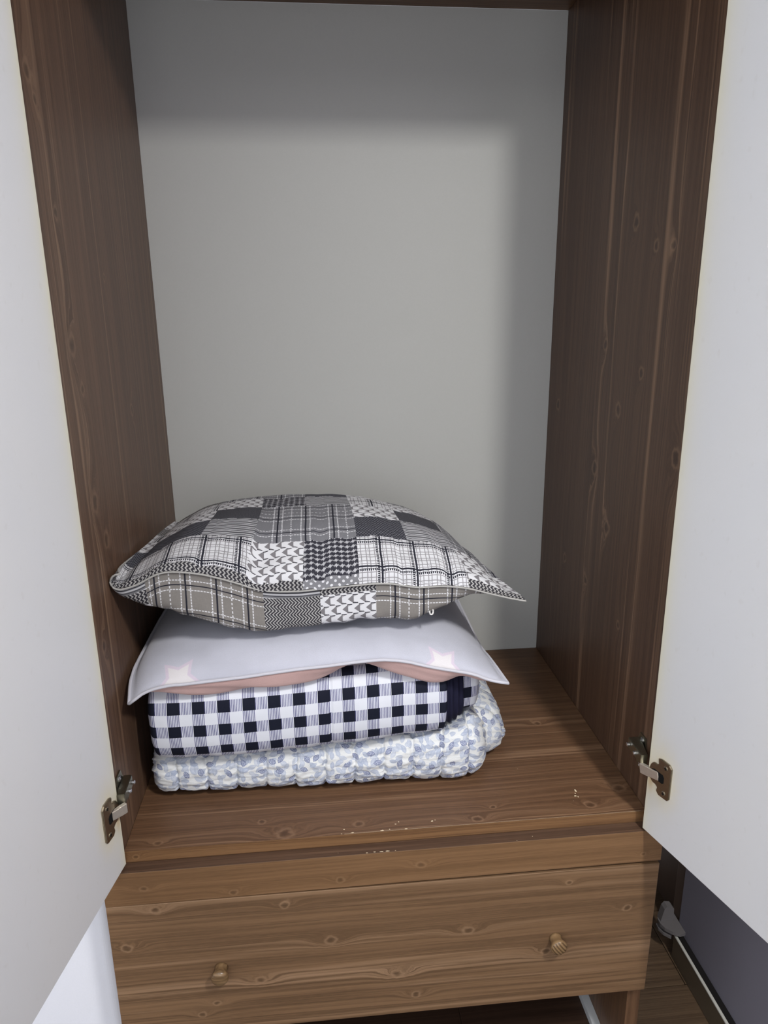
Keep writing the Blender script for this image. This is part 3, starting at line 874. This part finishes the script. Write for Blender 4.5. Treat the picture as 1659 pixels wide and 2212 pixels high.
# --- plush cushion
cush = thing('plush_cushion', 'soft grey plush cushion with white stars and pink underside, lying on the gingham futon', 'cushion', (.28, .27, .205))
cf = [(.018, .046, .205), (.040, .050, .219), (.058, .05, .2245), (.109, .05, .229), (.160, .05, .2325), (.205, .05, .2365), (.251, .05, .241), (.290, .05, .2432), (.336, .05, .247),
      (.376, .05, .248), (.409, .05, .243), (.442, .05, .233), (.476, .05, .2245), (.504, .05, .2175), (.532, .049, .206), (.557, .047, .2005)]
tF = [(p[0] - .018) / (.557 - .018) for p in cf]
cF = curve3(tF, cf)
cB = curve3([0, .5, 1], [(.030, .47, .235), (.28, .48, .235), (.545, .47, .205)])
cL = curve3([0, .12, .35, .7, 1], [cf[0], (.010, .095, .216), (.012, .20, .225), (.020, .35, .232), (.030, .47, .235)])
cR = curve3([0, .18, .35, .6, 1], [cf[-1], (.551, .123, .199), (.549, .185, .1915), (.549, .294, .192), (.545, .47, .205)])
cE = (cF, cB, cL, cR)
def c_top(u, v, p):
    g = rimg(u, .012, 2.2, 1.7) * rimg(v, .010, 2.6, 1.7)
    z = p.z + (.288 - p.z) * g + .0035 * nz(p.x * 9, p.y * 14, 3) * g + .0016 * nz(p.x * 30, p.y * 22, 5) * g
    z += .0022 * math.sin(p.x * 46 + p.y * 60) * math.exp(-v / .12) * g
    y = p.y - .003 * rimg(u, .0, 2, 1.2) * math.sin(min(1, v / .16) * math.pi)
    return Vector((p.x, y, max(min(z, .2885), fut_over(p.x, y) + .005)))
pk = interp([0, .04, .10, .20, .30, .40, .50, .56, .592, .62, .68, .76, .83, .88, .92, .96, 1], [0, .004, .016, .023, .024, .026, .020, .010, .0015, .008, .020, .024, .021, .011, .010, .006, 0])
def c_bot(u, v, p):
    hb = 1.28 * max(0, pk(u)); t = min(1, v / .065)
    drop = hb * math.sin(min(1, t * 1.15) * math.pi / 2) ** .8
    z = p.z - .0008 - drop
    fold = (.0030 * nz(u * 7 - v * 16, v * 42, 2.0) + .0022 * math.sin(u * 21 - v * 130)) * min(1, v / .02)
    y = p.y + .002 * math.sin(t * math.pi) - .0035 * math.sin(min(1, t) * math.pi) * (hb / .025)
    if v > .075:
        k = min(1, (v - .075) / .10); floorz = fzt(p.x) + .008 if .02 < p.x < .53 else z
        z = z * (1 - k) + max(floorz, min(p.z - .001, floorz)) * k
    z = min(z + fold * (0 if v > .2 else 1), p.z - .0006)
    return Vector((p.x, y, max(z, fut_over(p.x, y) + .0028)))
o, Pc, Vc = sheet('top_cover', cE, c_top, 170, 130, [M_plush], cush, ulen=None, warp=lambda t: t ** 1.3)
o['label'] = 'grey plush top with two white stars at the edge'
o, _, _ = sheet('pink_underside', cE, c_bot, 150, 120, [M_pink], cush, flip=True, warp=lambda t: t ** 1.6)
o['label'] = 'pink plush underside'
bm = bmesh.new(); pts = rim_path(cE, 60)
pts = [p + Vector((0, 0, .0008 * nz(p.x * 60, p.y * 60))) for p in pts]
tube(bm, pts + [pts[0]], .0024, 8); bm_obj('seam_edge', bm, M_plpipe, cush, True)

# --- patchwork pillow
pil = thing('patchwork_pillow', 'plump grey patchwork pillow of checks and triangles on top of the pile', 'pillow', (.29, .27, .29))
pf = [(-.030, .080, .352), (.010, .080, .360), (.034, .080, .3665), (.070, .079, .383), (.116, .079, .381), (.166, .080, .366), (.203, .080, .352), (.255, .080, .347), (.294, .080, .349),
      (.334, .080, .3515), (.386, .080, .352), (.427, .080, .3445), (.467, .080, .344), (.501, .080, .339), (.535, .080, .329), (.560, .079, .322), (.587, .076, .3165)]
tP = [(p[0] + .030) / .617 for p in pf]
pF = curve3(tP, pf)
pB = curve3([0, .5, 1], [(.012, .475, .342), (.28, .44, .345), (.550, .46, .285)])
pL = curve3([0, .1, .3, .7, 1], [pf[0], (-.018, .11, .353), (.006, .209, .366), (.010, .376, .353), (.012, .475, .342)])
pR = curve3([0, .1, .35, .7, 1], [pf[-1], (.580, .11, .317), (.560, .20, .322), (.552, .33, .312), (.550, .46, .285)])
pE = (pF, pB, pL, pR)
RB = .0165
def curl(p):
    q = Vector(p)
    if q.x < .0190:
        e = .0190 - q.x; th = min(e / RB, 2.9); rest = max(0, e - 2.9 * RB)
        zz = q.z + RB * (1 - math.cos(th)); q.x = .0190 - RB * math.sin(th) + rest * .9; q.z = zz
    return q
TOPROWS = [
    ['chev', 'chev', 'chev', 'dots', 'pane', 'pane', 'chev'],
    ['pane', 'pane', 'tri', 'hound', 'pane', 'pane', 'tri'],
    ['fine', 'stripe', 'plaid', 'plaid', 'fine', 'stripe', 'plaid'],
    ['tri', 'mott', 'plaid', 'plaid', 'tri', 'mott', 'plaid'],
    ['pane', 'tri', 'hound', 'stripe', 'pane', 'tri', 'hound'],
    ['herr', 'plaid', 'plaid', 'fine', 'tri', 'plaid', 'plaid'],
    ['tri', 'plaid', 'plaid', 'mott', 'pane', 'plaid', 'plaid'], ['pane'] * 7, ['fine'] * 7, ['tri'] * 7]
VB = [.016, .082, .139, .196, .258, .32, .38, .44, .5, 9]
def m_top(u, v):
    xx = -.030 + u * .617
    c = int(min(6, max(0, (xx - .022) / .0802)))
    r = next(i for i, b in enumerate(VB) if v < b)
    return FK.index(TOPROWS[r][c])
BOTROWS = [['stripe', 'taupe', 'taupe', 'stripe', 'chev', 'taupe', 'taupe', 'fine'], ['chev', 'taupe', 'taupe', 'herr', 'tri', 'taupe', 'taupe', 'fine'], ['tri', 'chev', 'pane', 'pane', 'fine', 'tri', 'fine', 'tri'], ['mott'] * 8]
def m_bot(u, v):
    xx = -.030 + u * .617
    c = int(min(7, max(0, (xx - .047) / .0802 + 1)))
    r = 0 if v < .012 else (1 if v < .072 else (2 if v < .13 else 3))
    if c == 0 and v > .035: r = 2
    return FK.index(BOTROWS[r][c])
def p_top(u, v, p):
    g = rimg(u, .035, 2.3, 1.55) * rimg(v, .030, 2.6, 1.75)
    hgt = .0765 * (.90 + .12 * math.sin(math.pi * u))
    z = p.z * (1 - g) + (.345 + (p.z - .345) * .25) * g + hgt * g
    near = math.exp(-max(0, v - .03) / .05) * min(1, v / .02)
    z += near * (.0060 * nz(u * 26, v * 6, 1.0) + .002 * nz(u * 60, v * 12, 2.0))
    z += (.003 * nz(u * 6, v * 7, 6.0) + .0012 * nz(u * 22, v * 16, 7.0)) * g
    z -= .010 * math.exp(-((u - .37) / .035) ** 2 - ((v - .085) / .05) ** 2)
    y = p.y - .012 * math.sin(min(1, v / .10) * math.pi) * rimg(u, .04, 2, 1.3)
    y += near * .003 * nz(u * 30, v * 4, 9.0)
    return Vector((p.x, y, z + .0018))
pbm = interp([0, .05, .12, .2, .3, .45, .6, .75, .82, .88, .93, 1], [.0, .010, .040, .068, .076, .062, .059, .052, .034, .012, .001, 0])
def p_bot(u, v, p):
    hb = max(0, pbm(u))
    d = min(v, 1 - v); d = max(0, d - .006) / .10
    g = max(0, 1 - (1 - min(1, d)) ** 2.2) ** (1 / 1.6)
    z = p.z - .0012 - hb * g
    amp = min(1, d * 2)
    z += amp * .0035 * nz(u * 34, v * 9, 3.0) * g * (hb / .06)
    y = p.y - .016 * math.sin(min(1, d * .9) * math.pi) * (hb / .06) * (1 if v < .5 else -1)
    y += .0045 * nz(u * 24, v * 18, 5.0) * amp * (1 - min(1, max(0, d - 1)))
    return Vector((p.x, y, max(z, .2895)))
mats = [FAB[k] for k in FK]
o, _, _ = sheet('patchwork_top', pE, p_top, 231, 170, mats, pil, post=curl, midx=m_top, ulen=None, warp=lambda t: t ** 1.35)
o, _, _ = sheet('patchwork_underside', pE, p_bot, 231, 150, mats, pil, post=curl, midx=m_bot, flip=True, warp=lambda t: t ** 1.7)
bm = bmesh.new(); pts = rim_path(pE, 110, curl); tube(bm, pts + [pts[0]], .0014, 8); bm_obj('piping', bm, M_pipe, pil, True)
# zip pull hanging on the underside at the right
bm = bmesh.new()
zc = Vector((.449, .087, .3035))
ring = [zc + Vector((.0034 * math.cos(a) * .8, -.002, .0046 * math.sin(a))) for a in np.linspace(0, 2 * math.pi, 20)]
tube(bm, ring, .0013, 8); tube(bm, [zc + Vector((-.022, .006, -.0045)), zc + Vector((-.010, .003, .0005)), zc + Vector((-.004, 0, .003))], .0012, 6)
o = bm_obj('zip_pull', bm, M_white_pl, pil, True); o['label'] = 'small white zip pull'
